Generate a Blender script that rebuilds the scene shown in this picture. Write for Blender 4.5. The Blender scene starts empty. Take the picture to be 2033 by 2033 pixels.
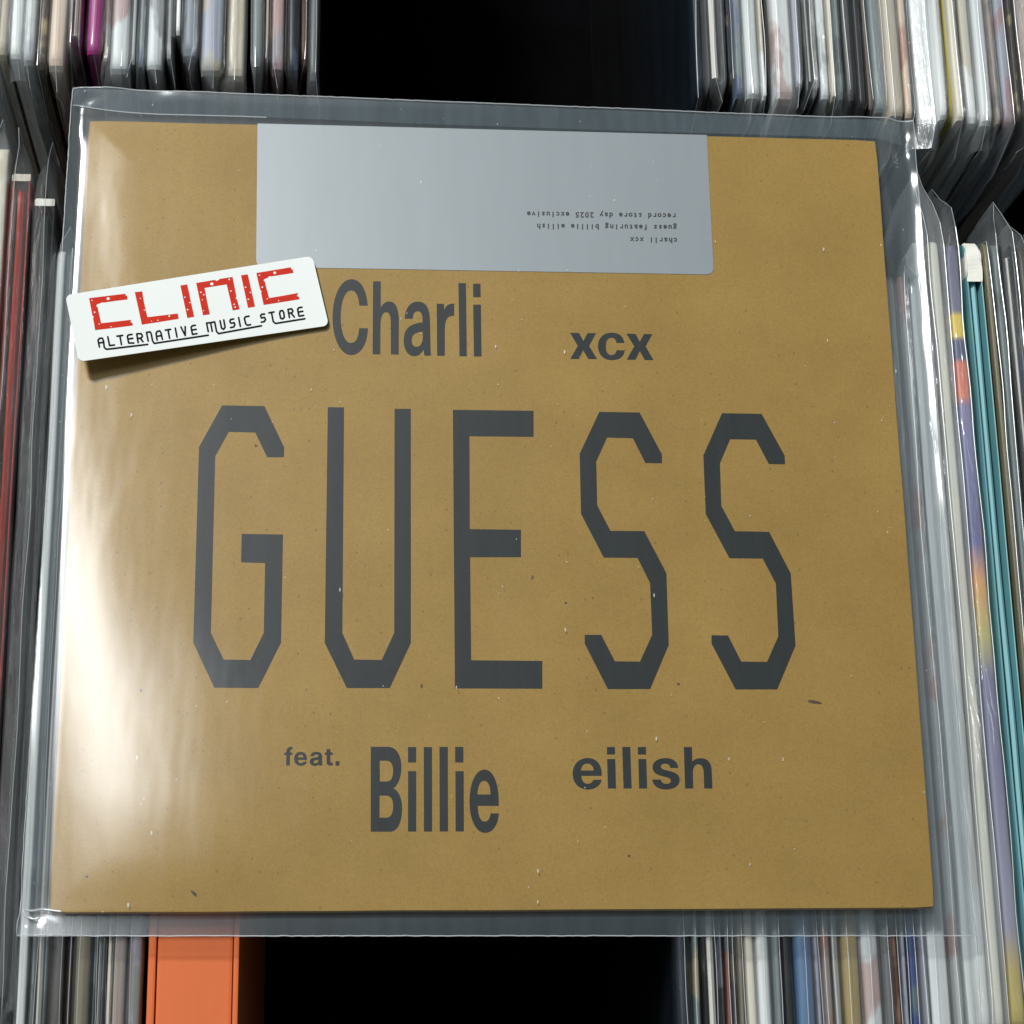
import bpy, bmesh, math, random
from mathutils import Vector, Matrix, noise
from mathutils.geometry import tessellate_polygon

# ------------------------------------------------------------------ camera, world, lights, exposure
sc = bpy.context.scene
COL = sc.collection
ROT = Matrix(((0.99637691, -0.01025969, -0.08442625),
              (-0.01620096, 0.95162223, -0.30684305),
              (0.08349001, 0.30709912, 0.9480082)))
CAM = Vector((-0.0606238, -0.25047188, 0.75602142))
cd = bpy.data.cameras.new('camera')
cd.sensor_width = 36.0
cd.lens = 36.0 * 4000 / 1932
cd.clip_start = 0.02
cd.clip_end = 50
cam = bpy.data.objects.new('camera', cd)
cam.matrix_world = Matrix.Translation(CAM) @ ROT.to_4x4()
COL.objects.link(cam)
sc.camera = cam
cd.dof.use_dof = False

w = bpy.data.worlds.new('World')
sc.world = w
w.use_nodes = True
bg = w.node_tree.nodes['Background']
bg.inputs[0].default_value = (0.84, 0.95, 0.98, 1)
bg.inputs[1].default_value = 0.17


def area(name, loc, target, sx, sy, power, col):
    l = bpy.data.lights.new(name, 'AREA')
    l.shape = 'RECTANGLE'
    l.size, l.size_y = sx, sy
    l.energy = power
    l.color = col
    o = bpy.data.objects.new(name, l)
    o.location = loc
    d = (Vector(target) - Vector(loc)).to_track_quat('-Z', 'Y')
    o.rotation_euler = d.to_euler()
    COL.objects.link(o)
    return o


area('ceiling_lamp', (-0.95, 1.15, 2.2), (0, 0, 0), 0.32, 0.32, 75, (0.985, 1.0, 0.975))
area('ceiling_panel', (-0.66, 0.40, 1.9), (-0.1, 0, 0), 0.14, 0.60, 7.5, (0.95, 0.98, 1.0))

sc.view_settings.view_transform = 'Standard'
sc.view_settings.look = 'None'
sc.view_settings.exposure = 0.0
sc.view_settings.gamma = 1.0
sc.render.engine = 'CYCLES'
sc.cycles.transparent_max_bounces = 26
sc.cycles.max_bounces = 6
sc.cycles.glossy_bounces = 4
sc.cycles.transmission_bounces = 6
sc.cycles.caustics_reflective = False
sc.cycles.caustics_refractive = False

rnd = random.Random(7)


# ------------------------------------------------------------------ helpers
def at(x, y, z):
    """photograph pixel (of 2033) -> the point of the place at height z"""
    d = ROT @ Vector(((x / 2033 - .5) * 1932 / 4000, -(y / 2033 - .5) * 1932 / 4000, -1))
    return CAM + d * ((z - CAM.z) / d.z)


def crop(x0, y0, s):
    return lambda cx, cy: (x0 + cx * s, y0 + cy * s)


def new_obj(name, me, mat=None, parent=None, smooth=False):
    o = bpy.data.objects.new(name, me)
    COL.objects.link(o)
    if mat is not None:
        me.materials.append(mat)
    if parent is not None:
        o.parent = parent
    if smooth:
        for p in me.polygons:
            p.use_smooth = True
    return o


def mesh(name, vs, fs):
    me = bpy.data.meshes.new(name)
    me.from_pydata([tuple(v) for v in vs], [], fs)
    me.update()
    return me


def thing(name, loc, label, cat, group=None):
    o = bpy.data.objects.new(name, None)
    o.empty_display_size = 0.02
    o.location = loc
    COL.objects.link(o)
    tag(o, label, cat, group)
    return o


def tag(o, label, cat, group=None):
    o['label'] = label
    o['category'] = cat
    if group:
        o['group'] = group


def nz(x, y=0.0, z=0.0):
    return noise.noise(Vector((x, y, z)))


def sst(a, b, x):
    t = min(1, max(0, (x - a) / (b - a)))
    return t * t * (3 - 2 * t)


def path(s, n=10):
    """small path language: M L C Z -> list of closed polylines"""
    tk = s.split()
    i = 0
    out, cur = [], []
    while i < len(tk):
        c = tk[i]
        i += 1
        if c == 'M':
            cur = [(float(tk[i]), float(tk[i + 1]))]
            i += 2
        elif c == 'L':
            while i < len(tk) and tk[i] not in 'MLCZ':
                cur.append((float(tk[i]), float(tk[i + 1])))
                i += 2
        elif c == 'C':
            p0 = cur[-1]
            a = [float(v) for v in tk[i:i + 6]]
            i += 6
            for k in range(1, n + 1):
                t = k / n
                u = 1 - t
                cur.append(tuple(u ** 3 * p0[j] + 3 * u * u * t * a[j] + 3 * u * t * t * a[2 + j] + t ** 3 * a[4 + j] for j in (0, 1)))
        elif c == 'Z':
            if abs(cur[0][0] - cur[-1][0]) + abs(cur[0][1] - cur[-1][1]) < 1e-6:
                cur.pop()
            out.append(cur)
    return out


def fill(loops, place):
    """flat print: loops in 2-D, holes allowed, placed point by point"""
    pl = [[Vector((x, y, 0)) for x, y in l] for l in loops]
    tri = tessellate_polygon(pl)
    flat = [p for l in loops for p in l]
    vs = [place(x, y) for x, y in flat]
    fs = []
    for a, b, c in tri:
        n = (vs[b] - vs[a]).cross(vs[c] - vs[a])
        fs.append((a, b, c) if n.z > 0 else (a, c, b))
    return vs, fs


def stroke(pts, wd, closed=False):
    """a pen line of width wd as closed polygons (quads plus round joints)"""
    quads = []
    for (x0, y0), (x1, y1) in zip(pts, pts[1:]):
        dx, dy = x1 - x0, y1 - y0
        L = math.hypot(dx, dy) or 1
        nx, ny = -dy / L * wd / 2, dx / L * wd / 2
        quads.append([(x0 + nx, y0 + ny), (x1 + nx, y1 + ny), (x1 - nx, y1 - ny), (x0 - nx, y0 - ny)])
    for x, y in pts:
        quads.append([(x + wd / 2 * math.cos(k * math.pi / 4), y + wd / 2 * math.sin(k * math.pi / 4)) for k in range(8)])
    return quads


def tube(pts, r, sides=5):
    vs, fs = [], []
    n = len(pts)
    for i, p in enumerate(pts):
        t = (pts[min(i + 1, n - 1)] - pts[max(i - 1, 0)])
        t = t.normalized() if t.length > 0 else Vector((0, 1, 0))
        a = t.cross(Vector((0.31, 0.17, 0.93)))
        a.normalize()
        b = t.cross(a)
        for k in range(sides):
            an = 2 * math.pi * k / sides
            vs.append(p + (a * math.cos(an) + b * math.sin(an)) * r)
    for i in range(n - 1):
        for k in range(sides):
            k2 = (k + 1) % sides
            fs.append((i * sides + k, i * sides + k2, (i + 1) * sides + k2, (i + 1) * sides + k))
    return vs, fs


# ------------------------------------------------------------------ materials
def nm(name):
    m = bpy.data.materials.new(name)
    m.use_nodes = True
    nt = m.node_tree
    nt.nodes.clear()
    return m, nt


def nd(nt, t, **kw):
    n = nt.nodes.new(t)
    for k, v in kw.items():
        if k.startswith('i_'):
            key = k[2:]
            key = int(key) if key.isdigit() else key.replace('_', ' ')
            n.inputs[key].default_value = v
        else:
            setattr(n, k, v)
    return n


def math_n(nt, op, a, b=None, c=None):
    n = nt.nodes.new('ShaderNodeMath')
    n.operation = op
    for i, v in enumerate((a, b, c)):
        if v is None:
            continue
        if isinstance(v, (int, float)):
            n.inputs[i].default_value = v
        else:
            nt.links.new(v, n.inputs[i])
    return n.outputs[0]


def ramp(nt, fac, stops):
    r = nt.nodes.new('ShaderNodeValToRGB')
    els = r.color_ramp.elements
    while len(els) < len(stops):
        els.new(0.5)
    for e, (p, c) in zip(els, stops):
        e.position = p
        e.color = (*c, 1) if len(c) == 3 else c
    nt.links.new(fac, r.inputs[0])
    return r.outputs[0]


def film_mat(name, haze, rough, specks=0.0, streak=0.0, tint=(0.93, 0.97, 1.0), sheen=0.05, bump=0.0, scale=(1, 1, 1), crinkle=0.0):
    """clear polyethylene: mostly transparent, a little milky, Fresnel gloss"""
    m, nt = nm(name)
    L = nt.links.new
    tc = nd(nt, 'ShaderNodeTexCoord')
    out = nd(nt, 'ShaderNodeOutputMaterial')
    tr = nd(nt, 'ShaderNodeBsdfTransparent', i_Color=(0.975, 0.98, 0.985, 1))
    df = nd(nt, 'ShaderNodeBsdfDiffuse', i_Color=(*tint, 1))
    tl = nd(nt, 'ShaderNodeBsdfTranslucent', i_Color=(*tint, 1))
    dm = nd(nt, 'ShaderNodeMixShader', i_0=0.35)
    L(df.outputs[0], dm.inputs[1])
    L(tl.outputs[0], dm.inputs[2])
    mp = nd(nt, 'ShaderNodeMapping', i_Scale=(260, 14, 60))
    L(tc.outputs['Object'], mp.inputs[0])
    n1 = nd(nt, 'ShaderNodeTexNoise', i_Scale=1.0, i_Detail=3.0)
    L(mp.outputs[0], n1.inputs['Vector'])
    hz = math_n(nt, 'MULTIPLY_ADD', math_n(nt, 'MULTIPLY', math_n(nt, 'SUBTRACT', n1.outputs[0], 0.5), 2 * streak), haze, haze)
    if specks:
        # dust and nicks lying on the film
        for sx, sy, thr, off in ((300, 110, 0.06, 0.0), (520, 520, 0.10, 3.3)):
            m2 = nd(nt, 'ShaderNodeMapping', i_Scale=(sx, sy, 1.0), i_Location=(off, off, 0), i_Rotation=(0, 0, 0.06))
            L(tc.outputs['Object'], m2.inputs[0])
            vo = nd(nt, 'ShaderNodeTexVoronoi', voronoi_dimensions='2D', i_Scale=1.0)
            L(m2.outputs[0], vo.inputs['Vector'])
            sp = nd(nt, 'ShaderNodeSeparateColor')
            L(vo.outputs['Color'], sp.inputs[0])
            keep = math_n(nt, 'LESS_THAN', sp.outputs[0], specks * (1.0 if off == 0 else 0.35))
            size = math_n(nt, 'MULTIPLY_ADD', sp.outputs[1], thr, 0.03)
            dot = math_n(nt, 'LESS_THAN', vo.outputs['Distance'], size)
            hz = math_n(nt, 'MAXIMUM', hz, math_n(nt, 'MULTIPLY', math_n(nt, 'MULTIPLY', dot, keep), 0.62))
    mh = nd(nt, 'ShaderNodeMixShader')
    L(hz, mh.inputs[0])
    L(tr.outputs[0], mh.inputs[1])
    L(dm.outputs[0], mh.inputs[2])
    g1 = nd(nt, 'ShaderNodeBsdfGlossy', distribution='BECKMANN', i_Roughness=rough, i_Color=(1, 1, 1, 1))
    g2 = nd(nt, 'ShaderNodeBsdfGlossy', distribution='BECKMANN', i_Roughness=0.42, i_Color=(1, 1, 1, 1))
    lw = nd(nt, 'ShaderNodeLayerWeight', i_Blend=0.5)
    f5 = math_n(nt, 'POWER', lw.outputs['Facing'], 5.0)
    fr = math_n(nt, 'MULTIPLY_ADD', f5, 0.9, 0.065)
    if bump:
        bn = nd(nt, 'ShaderNodeTexNoise', i_Scale=38.0, i_Detail=2.0)
        m3 = nd(nt, 'ShaderNodeMapping', i_Scale=scale)
        L(tc.outputs['Object'], m3.inputs[0])
        L(m3.outputs[0], bn.inputs['Vector'])
        bp = nd(nt, 'ShaderNodeBump', i_Strength=1.0, i_Distance=bump)
        L(bn.outputs[0], bp.inputs['Height'])
        if crinkle:
            cn = nd(nt, 'ShaderNodeTexNoise', i_Scale=300.0, i_Detail=3.0, i_Distortion=1.2)
            m4 = nd(nt, 'ShaderNodeMapping', i_Scale=(1.0, 0.16, 0.4))
            L(tc.outputs['Object'], m4.inputs[0])
            L(m4.outputs[0], cn.inputs['Vector'])
            b2 = nd(nt, 'ShaderNodeBump', i_Strength=1.0, i_Distance=crinkle)
            L(cn.outputs[0], b2.inputs['Height'])
            L(bp.outputs[0], b2.inputs['Normal'])
            bp = b2
        L(bp.outputs[0], g1.inputs['Normal'])
        L(bp.outputs[0], g2.inputs['Normal'])
    ms = nd(nt, 'ShaderNodeMixShader')
    L(fr, ms.inputs[0])
    L(mh.outputs[0], ms.inputs[1])
    L(g1.outputs[0], ms.inputs[2])
    mx = nd(nt, 'ShaderNodeMixShader', i_0=sheen)
    L(ms.outputs[0], mx.inputs[1])
    L(g2.outputs[0], mx.inputs[2])
    L(mx.outputs[0], out.inputs[0])
    return m


def paint(name, col, rough=0.5, var=0.0, vscale=(40, 40, 40), bump=0.0, spec=0.5, metal=0.0, ramp_y=None, art=None):
    m, nt = nm(name)
    L = nt.links.new
    out = nd(nt, 'ShaderNodeOutputMaterial')
    b = nd(nt, 'ShaderNodeBsdfPrincipled', i_Roughness=rough, i_Metallic=metal)
    b.inputs['Specular IOR Level'].default_value = spec
    L(b.outputs[0], out.inputs[0])
    tc = nd(nt, 'ShaderNodeTexCoord')
    mp = nd(nt, 'ShaderNodeMapping', i_Scale=vscale)
    L(tc.outputs['Object'], mp.inputs[0])
    n = nd(nt, 'ShaderNodeTexNoise', i_Scale=1.0, i_Detail=6.0, i_Roughness=0.6)
    L(mp.outputs[0], n.inputs['Vector'])
    c0 = tuple(max(0, v * (1 - var)) for v in col)
    c1 = tuple(min(1, v * (1 + var)) for v in col)
    cc = ramp(nt, n.outputs[0], [(0.3, c0), (0.7, c1)])
    if ramp_y:
        sx = nd(nt, 'ShaderNodeSeparateXYZ')
        L(tc.outputs['Generated'], sx.inputs[0])
        r2 = ramp(nt, sx.outputs[1], ramp_y)
        mxc = nd(nt, 'ShaderNodeMix', data_type='RGBA', blend_type='MULTIPLY')
        mxc.inputs[0].default_value = 0.5
        L(r2, mxc.inputs[6])
        L(cc, mxc.inputs[7])
        cc = r2
    if art:      # bits of printed artwork reaching the edge of the card
        ma = nd(nt, 'ShaderNodeMapping', i_Scale=(90, 34, 20), i_Location=(col[0] * 40, art[0] * 70, 0))
        L(tc.outputs['Object'], ma.inputs[0])
        na = nd(nt, 'ShaderNodeTexNoise', i_Scale=1.0, i_Detail=3.0)
        L(ma.outputs[0], na.inputs['Vector'])
        fa_ = ramp(nt, na.outputs[0], [(0.54, (0, 0, 0)), (0.60, (.6, .6, .6))])
        mxa = nd(nt, 'ShaderNodeMix', data_type='RGBA')
        L(fa_, mxa.inputs[0])
        L(cc, mxa.inputs[6])
        mxa.inputs[7].default_value = (*art, 1)
        cc = mxa.outputs[2]
    L(cc, b.inputs['Base Color'])
    if bump:
        bp = nd(nt, 'ShaderNodeBump', i_Strength=0.6, i_Distance=bump)
        L(n.outputs[0], bp.inputs['Height'])
        L(bp.outputs[0], b.inputs['Normal'])
    return m


def kraft_mat():
    m, nt = nm('kraft_board')
    L = nt.links.new
    out = nd(nt, 'ShaderNodeOutputMaterial')
    b = nd(nt, 'ShaderNodeBsdfPrincipled', i_Roughness=0.78)
    b.inputs['Specular IOR Level'].default_value = 0.25
    L(b.outputs[0], out.inputs[0])
    tc = nd(nt, 'ShaderNodeTexCoord')

    def noi(sx, sy, det=4, w_=0.6):
        mp = nd(nt, 'ShaderNodeMapping', i_Scale=(sx, sy, 300))
        L(tc.outputs['Object'], mp.inputs[0])
        n = nd(nt, 'ShaderNodeTexNoise', i_Scale=1.0, i_Detail=det, i_Roughness=w_)
        L(mp.outputs[0], n.inputs['Vector'])
        return n.outputs[0]
    a = noi(22, 26, 4)
    f1 = noi(2600, 900, 2)
    f2 = noi(900, 2600, 2)
    fib = math_n(nt, 'MULTIPLY', math_n(nt, 'ADD', f1, f2), 0.5)
    base = ramp(nt, a, [(0.28, (0.292, 0.174, 0.033)), (0.72, (0.350, 0.212, 0.046))])
    fine = ramp(nt, fib, [(0.36, (0.87, 0.86, 0.83)), (0.5, (1, 1, 1)), (0.66, (1.09, 1.10, 1.12))])
    mx = nd(nt, 'ShaderNodeMix', data_type='RGBA', blend_type='MULTIPLY')
    mx.inputs[0].default_value = 1.0
    L(base, mx.inputs[6])
    L(fine, mx.inputs[7])
    col = mx.outputs[2]
    # dark recycled-fibre flecks
    mp = nd(nt, 'ShaderNodeMapping', i_Scale=(330, 230, 1))
    L(tc.outputs['Object'], mp.inputs[0])
    vo = nd(nt, 'ShaderNodeTexVoronoi', voronoi_dimensions='2D', i_Scale=1.0)
    L(mp.outputs[0], vo.inputs['Vector'])
    sp = nd(nt, 'ShaderNodeSeparateColor')
    L(vo.outputs['Color'], sp.inputs[0])
    keep = math_n(nt, 'LESS_THAN', sp.outputs[0], 0.10)
    dot = math_n(nt, 'LESS_THAN', vo.outputs['Distance'], math_n(nt, 'MULTIPLY_ADD', sp.outputs[1], 0.12, 0.02))
    fl = math_n(nt, 'MULTIPLY', math_n(nt, 'MULTIPLY', keep, dot), 0.45)
    mx2 = nd(nt, 'ShaderNodeMix', data_type='RGBA')
    L(fl, mx2.inputs[0])
    L(col, mx2.inputs[6])
    mx2.inputs[7].default_value = (0.10, 0.06, 0.025, 1)
    L(mx2.outputs[2], b.inputs['Base Color'])
    bp = nd(nt, 'ShaderNodeBump', i_Strength=0.35, i_Distance=0.0002)
    L(fib, bp.inputs['Height'])
    L(bp.outputs[0], b.inputs['Normal'])
    return m


M_KRAFT = kraft_mat()
M_INK = paint('slate_ink', (0.005, 0.009, 0.010), 0.7, 0.25, (900, 900, 900), spec=0.3)
M_SEAL = paint('silver_foil_sticker', (0.29, 0.32, 0.34), 0.40, 0.025, (160, 20, 45), metal=0.2)
M_SEALINK = paint('black_seal_print', (0.012, 0.013, 0.014), 0.5, 0.1)
M_STICK = paint('white_gloss_vinyl', (0.69, 0.715, 0.70), 0.5, 0.012, (30, 30, 30), spec=0.25)
M_RED = paint('red_print', (0.50, 0.020, 0.005), 0.6, 0.12, (500, 500, 500), spec=0.15)
M_BLK = paint('black_print', (0.004, 0.004, 0.005), 0.65, 0.1, spec=0.1)
M_SMUDGE = paint('dirt_smudge', (0.07, 0.045, 0.02), 0.8, 0.3, (900, 900, 900))
M_FILM = film_mat('clear_outer_sleeve', 0.009, 0.21, specks=0.013, streak=0.9, sheen=0.010, bump=0.00015, scale=(1.6, 0.5, 1))
M_FILMB = film_mat('clear_outer_sleeve_back', 0.065, 0.2, streak=0.5, tint=(0.56, 0.77, 0.90), sheen=0.008)
M_EDGE = film_mat('film_edge_glint', 0.55, 0.2, sheen=0.15)  # film whitened to paint in the light caught by edges and creases
M_RFILM = [film_mat('record_film_%d' % i, h, r, streak=0.9, sheen=s, bump=0.0006, scale=(3.0, 0.35, 1.0), crinkle=0.0005)
           for i, (h, r, s) in enumerate(((0.075, 0.14, 0.025), (0.13, 0.17, 0.035), (0.014, 0.13, 0.008), (0.18, 0.22, 0.04)))]
M_SEAM = film_mat('record_film_seam', 0.40, 0.2, sheen=0.1)  # seam film whitened, painting in the light its ridge catches
M_PAPER = paint('inner_paper', (0.72, 0.70, 0.64), 0.8, 0.08, (200, 40, 200))
M_REDIN = paint('red_inner_card', (.36, .03, .014), 0.6, 0.3, (500, 9, 30), spec=0.2)
M_TEALIN = paint('teal_inner_card', (.26, .50, .53), 0.6, 0.1, (500, 9, 30), spec=0.2)
M_DARKIN = paint('charcoal_inner_card', (.05, .06, .062), 0.6, 0.3, (500, 9, 30), spec=0.2)
M_BOARDEDGE = paint('cut_card_edge', (0.60, 0.55, 0.46), 0.85, 0.2, (300, 100, 300))
M_BIN = paint('bin_shade_black', (0.0025, 0.0025, 0.003), 0.95, 0.3, (30, 30, 30), spec=0.02)  # near-black so the shade down in the bin is put into its colour
M_PLANK = paint('bin_brown_wood', (0.030, 0.020, 0.013), 0.6, 0.4, (14, 160, 160), spec=0.3, bump=0.0004)


# ------------------------------------------------------------------ the bin (setting)
def box(name, x0, x1, y0, y1, z0, z1, mat, parent=None, bev=0.0):
    bm = bmesh.new()
    bmesh.ops.create_cube(bm, size=1.0)
    for v in bm.verts:
        v.co = Vector((x0 + (v.co.x + .5) * (x1 - x0), y0 + (v.co.y + .5) * (y1 - y0), z0 + (v.co.z + .5) * (z1 - z0)))
    if bev:
        bmesh.ops.bevel(bm, geom=bm.edges[:], offset=bev, segments=2, profile=0.6, affect='EDGES')
    me = bpy.data.meshes.new(name)
    bm.to_mesh(me)
    bm.free()
    return new_obj(name, me, mat, parent)


ZB = -0.330
o = box('bin_floor', -0.42, 0.46, -0.42, 0.62, ZB - 0.02, ZB, M_BIN)
o['kind'] = 'structure'
o = box('bin_wall', -0.42, 0.46, 0.6215, 0.637, ZB - 0.02, -0.05, M_BIN)
o['kind'] = 'structure'
o = box('bin_wall', -0.42, 0.46, -0.437, -0.4215, ZB - 0.02, -0.05, M_BIN)
o['kind'] = 'structure'
for xa, xb in ((-0.4365, -0.4215), (0.4615, 0.4765)):
    o = box('bin_wall', xa, xb, -0.437, 0.637, ZB - 0.02, -0.05, M_BIN)
    o['kind'] = 'structure'
DIV_Y = (0.1625, 0.1665)
o = thing('bin_divider', (0, DIV_Y[0], ZB), 'dark brown slatted divider board standing between the two rows of records', 'divider')
for k, (za, zb) in enumerate(((0.004, 0.062), (0.070, 0.128))):
    box('plank', -0.415, 0.455, 0, DIV_Y[1] - DIV_Y[0], za, zb, M_PLANK, o, 0.0012)


# ------------------------------------------------------------------ shelved records
JM = {}


ARTCOL = ((.30, .06, .03), (.05, .09, .20), (.45, .38, .20), (.10, .16, .10), (.50, .50, .47), (.04, .04, .045), (.34, .20, .14), (.20, .24, .30))


def jacket_mat(col, ramp_y=None, plain=False):
    art = None
    if ramp_y is None and rnd.random() < 0.55 and not plain:
        art = rnd.choice(ARTCOL)
    key = (col, ramp_y, art)
    if key not in JM:
        JM[key] = paint('printed_card_%d' % len(JM), col, 0.42, 0.22, (500, 9, 30), spec=0.35, ramp_y=ramp_y, art=art)
    return JM[key]


def record(desc, where, group, x0, x1, yn, yf, zt, col, film=0, ridge=0.003, near='pinch', far='pinch', ext=0.009,
           open_top=False, ramp_y=None, bulge=0.0, seam=True, lean=0.0, cap=None, side=None, thick_name='record', wob=1.0, extf=None, off=None, inner=None):
    """one record: card jacket with rounded top, maybe open with paper inside, in a film sleeve"""
    seed = rnd.random() * 100
    t = x1 - x0
    xc = (x0 + x1) / 2
    root = thing(thick_name, (xc, (yn + yf) / 2, ZB), desc, 'record', group)
    NEIGH.append((where, xc, desc, root))
    ymid = (yn + yf) / 2
    ly = (yf - yn) / 2
    zl = zt - ZB          # local top
    jm = jacket_mat(col, ramp_y, inner is not None)
    tj = max(t - 0.0012, 0.0012) / 2
    # jacket: section swept along y
    if open_top and tj > 0.0016:
        bt = 0.0006
        sec = [(-tj, 0.0), (-tj, zl - 0.0004), (-tj + bt * .4, zl), (-tj + bt, zl - 0.0002), (-tj + bt * 1.3, zl - 0.03),
               (tj - bt * 1.3, zl - 0.03), (tj - bt, zl - 0.0002), (tj - bt * .4, zl), (tj, zl - 0.0004), (tj, 0.0)]
    else:
        r = min(tj * 0.7, 0.0016)
        sec = [(-tj, 0.0), (-tj, zl - r)] + [(-tj + r - r * math.cos(a), zl - r + r * math.sin(a)) for a in (0.5, 1.0, 1.45)] \
            + [(tj - r + r * math.cos(a), zl - r + r * math.sin(a)) for a in (1.45, 1.0, 0.5)] + [(tj, zl - r), (tj, 0.0)]
    n = len(sec)
    ys = [-ly, -ly + .0012, -ly + .0035, -ly + .008] + [-ly + .008 + (2 * ly - .016) * k / 12 for k in range(1, 12)] + [ly - .008, ly - .0035, ly - .0012, ly]
    ny = len(ys) - 1
    worn = rnd.uniform(0.4, 2.2)
    vs, fs = [], []
    for i in range(ny + 1):
        y = ys[i]
        dx = 0.0006 * wob * nz(y * 9, seed) + lean * y
        endr = worn * {0: .0034, 1: .0014, 2: .0004}.get(min(i, ny - i), 0)
        for (x, z) in sec:
            vs.append((x + dx, y, z - endr * (z > zl - 0.01)))
    for i in range(ny):
        for k in range(n):
            k2 = (k + 1) % n
            fs.append((i * n + k, i * n + k2, (i + 1) * n + k2, (i + 1) * n + k))
    fs.append(tuple(range(n)))
    fs.append(tuple(reversed(range(ny * n, ny * n + n))))
    fs = [tuple(reversed(f)) for f in fs]
    jk = new_obj('jacket', mesh('jacket', vs, fs), jm, root)
    for p in jk.data.polygons:
        p.use_smooth = abs(p.normal.y) < 0.5 and not open_top
    if open_top and tj > 0.0016:
        pv, pf = [], []
        pt = tj * 0.34
        for i in range(ny + 1):
            y = (-ly + 0.006) + (2 * ly - 0.012) * i / ny
            dx = lean * y + 0.0005 * nz(y * 14, seed + 5)
            for sx, sz in ((-pt, zl - 0.035), (-pt, zl - 0.0035), (0, zl - 0.0022), (pt, zl - 0.0035), (pt, zl - 0.035)):
                pv.append((sx + dx, y, sz))
        for i in range(ny):
            for k in range(4):
                pf.append((i * 5 + k, (i + 1) * 5 + k, (i + 1) * 5 + k + 1, i * 5 + k + 1))
        new_obj('paper_inner_sleeve', mesh('paper_inner_sleeve', pv, pf), inner or M_PAPER, jk)
    if cap:      # bare card showing at the far end of the jacket
        cl, cm = cap
        vs, fs = [], []
        secc = [(x * 1.04, z + 0.0003 * (z > zl - .01)) for x, z in sec if z > zl - 0.02] or sec
        secc = [(secc[0][0], zl - 0.02)] + secc + [(secc[-1][0], zl - 0.02)]
        m_ = len(secc)
        nc = 12
        for i in range(nc + 1):
            y = ly - cl + (cl + 0.0006) * i / nc
            e_ = max(0, i / nc - 0.55) / 0.45
            k_ = 1.0 - 0.30 * e_ ** 2 * min(1, cl / .012)
            for q_, (x, z) in enumerate(secc):
                crump = 0.0007 * min(1, cl / .012) * nz(y * 170, q_ * 2.1, seed)
                vs.append((x * k_ + lean * y + crump, y, z - 0.004 * e_ ** 2 * min(1, cl / .012) + crump))
        for i in range(nc):
            for k in range(m_ - 1):
                fs.append((i * m_ + k, (i + 1) * m_ + k, (i + 1) * m_ + k + 1, i * m_ + k + 1))
        new_obj('worn_end', mesh('worn_end', vs, fs), cm, jk)
    # film sleeve
    if film is None:
        return root
    ef = extf if extf is not None else ext
    h = t / 2 + 0.0002
    ya, yb = -ly - ext, ly + ef
    nu = 72
    vs, fs, rid = [], [], []
    o_ = (rnd.random() - .5) * 1.3
    off = o_ if off is None else off
    dn, pn = rnd.choice(((0.004, 2), (0.010, 1.5), (0.020, 2.5), (0.028, 3.5))) 
    df_, pf_ = rnd.choice(((0.004, 2), (0.012, 1.5), (0.026, 3), (0.034, 4)))
    wn = rnd.uniform(0.002, 0.006)
    en, ebend = rnd.uniform(-1, 1), rnd.uniform(-1, 1)
    for i in range(nu + 1):
        u = i / nu
        y = ya + (yb - ya) * u
        sn = sst(0, 1, (y - ya) / (ext + 0.004))
        sf = sst(0, 1, (yb - y) / (ef + 0.004))
        kn = sn if near == 'pinch' else 1.0 + 0.25 * (1 - sn)
        kf = sf if far == 'pinch' else 1.0 + 0.25 * (1 - sf)
        hh = h * kn * kf + 0.0002
        jx = lean * y
        w1 = wob * (0.0007 * nz(y * 22, seed + 1) + 0.0026 * (1 - sn * sf) * nz(y * 60, seed + 2))
        r_ = ridge * (0.75 + 0.5 * nz(y * 13, seed + 3)) + 0.0007
        zend = zl - dn * (1 - sn) ** pn + 0.5 * wn * (1 - sn) * nz(y * 90, seed + 6) - df_ * (1 - sf) ** pf_ + wn * (1 - sf) * nz(y * 70, seed + 7)
        dl = off * hh * 0.8 + w1 + 0.0006 * wob * nz(y * 30, seed + 4)
        jx += wob * (0.0022 * en * (1 - sn) ** 1.5 + 0.0030 * ebend * (1 - sf) ** 1.5)
        ylo = max(-ly - 0.002, min(ly + 0.002, y))
        bl = bulge * (0.6 + 0.5 * nz(y * 16, seed + 9)) * sn * sf
        row = [(-hh, 0.004), (-hh + w1 * .4, zend - 0.10), (-hh - bl + w1 * .6, zend - 0.03), (-hh - bl * 1.2 + w1, zend - 0.008), (-hh - bl * .6 + w1, zend - 0.0012),
               (-hh * .72 + w1, zend + 0.0007 + bl * .3), (dl - hh * .25, zend + r_ * .62), (dl - 0.0001, zend + r_), (dl + 0.0001, zend + r_),
               (dl + hh * .25, zend + r_ * .62), (hh * .72 + w1, zend + 0.0007), (hh + w1, zend - 0.0012), (hh + w1, zend - 0.008), (hh + w1 * .6, zend - 0.03),
               (hh + w1 * .4, zend - 0.10), (hh, 0.004)]
        rid.append(Vector((jx + dl, y, zend + r_ + 0.0001)))
        for kk, (x, z) in enumerate(row):
            vs.append((x + jx * (kk not in (0, 15)), ylo if kk in (0, 1, 14, 15) else y, z))
    m_ = 16
    for i in range(nu):
        for k in range(m_ - 1):
            if k == 7:
                continue
            fs.append((i * m_ + k, (i + 1) * m_ + k, (i + 1) * m_ + k + 1, i * m_ + k + 1))
    fm = mesh('plastic_sleeve', vs, fs)
    fo = new_obj('plastic_sleeve', fm, M_RFILM[film], root, True)
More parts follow.
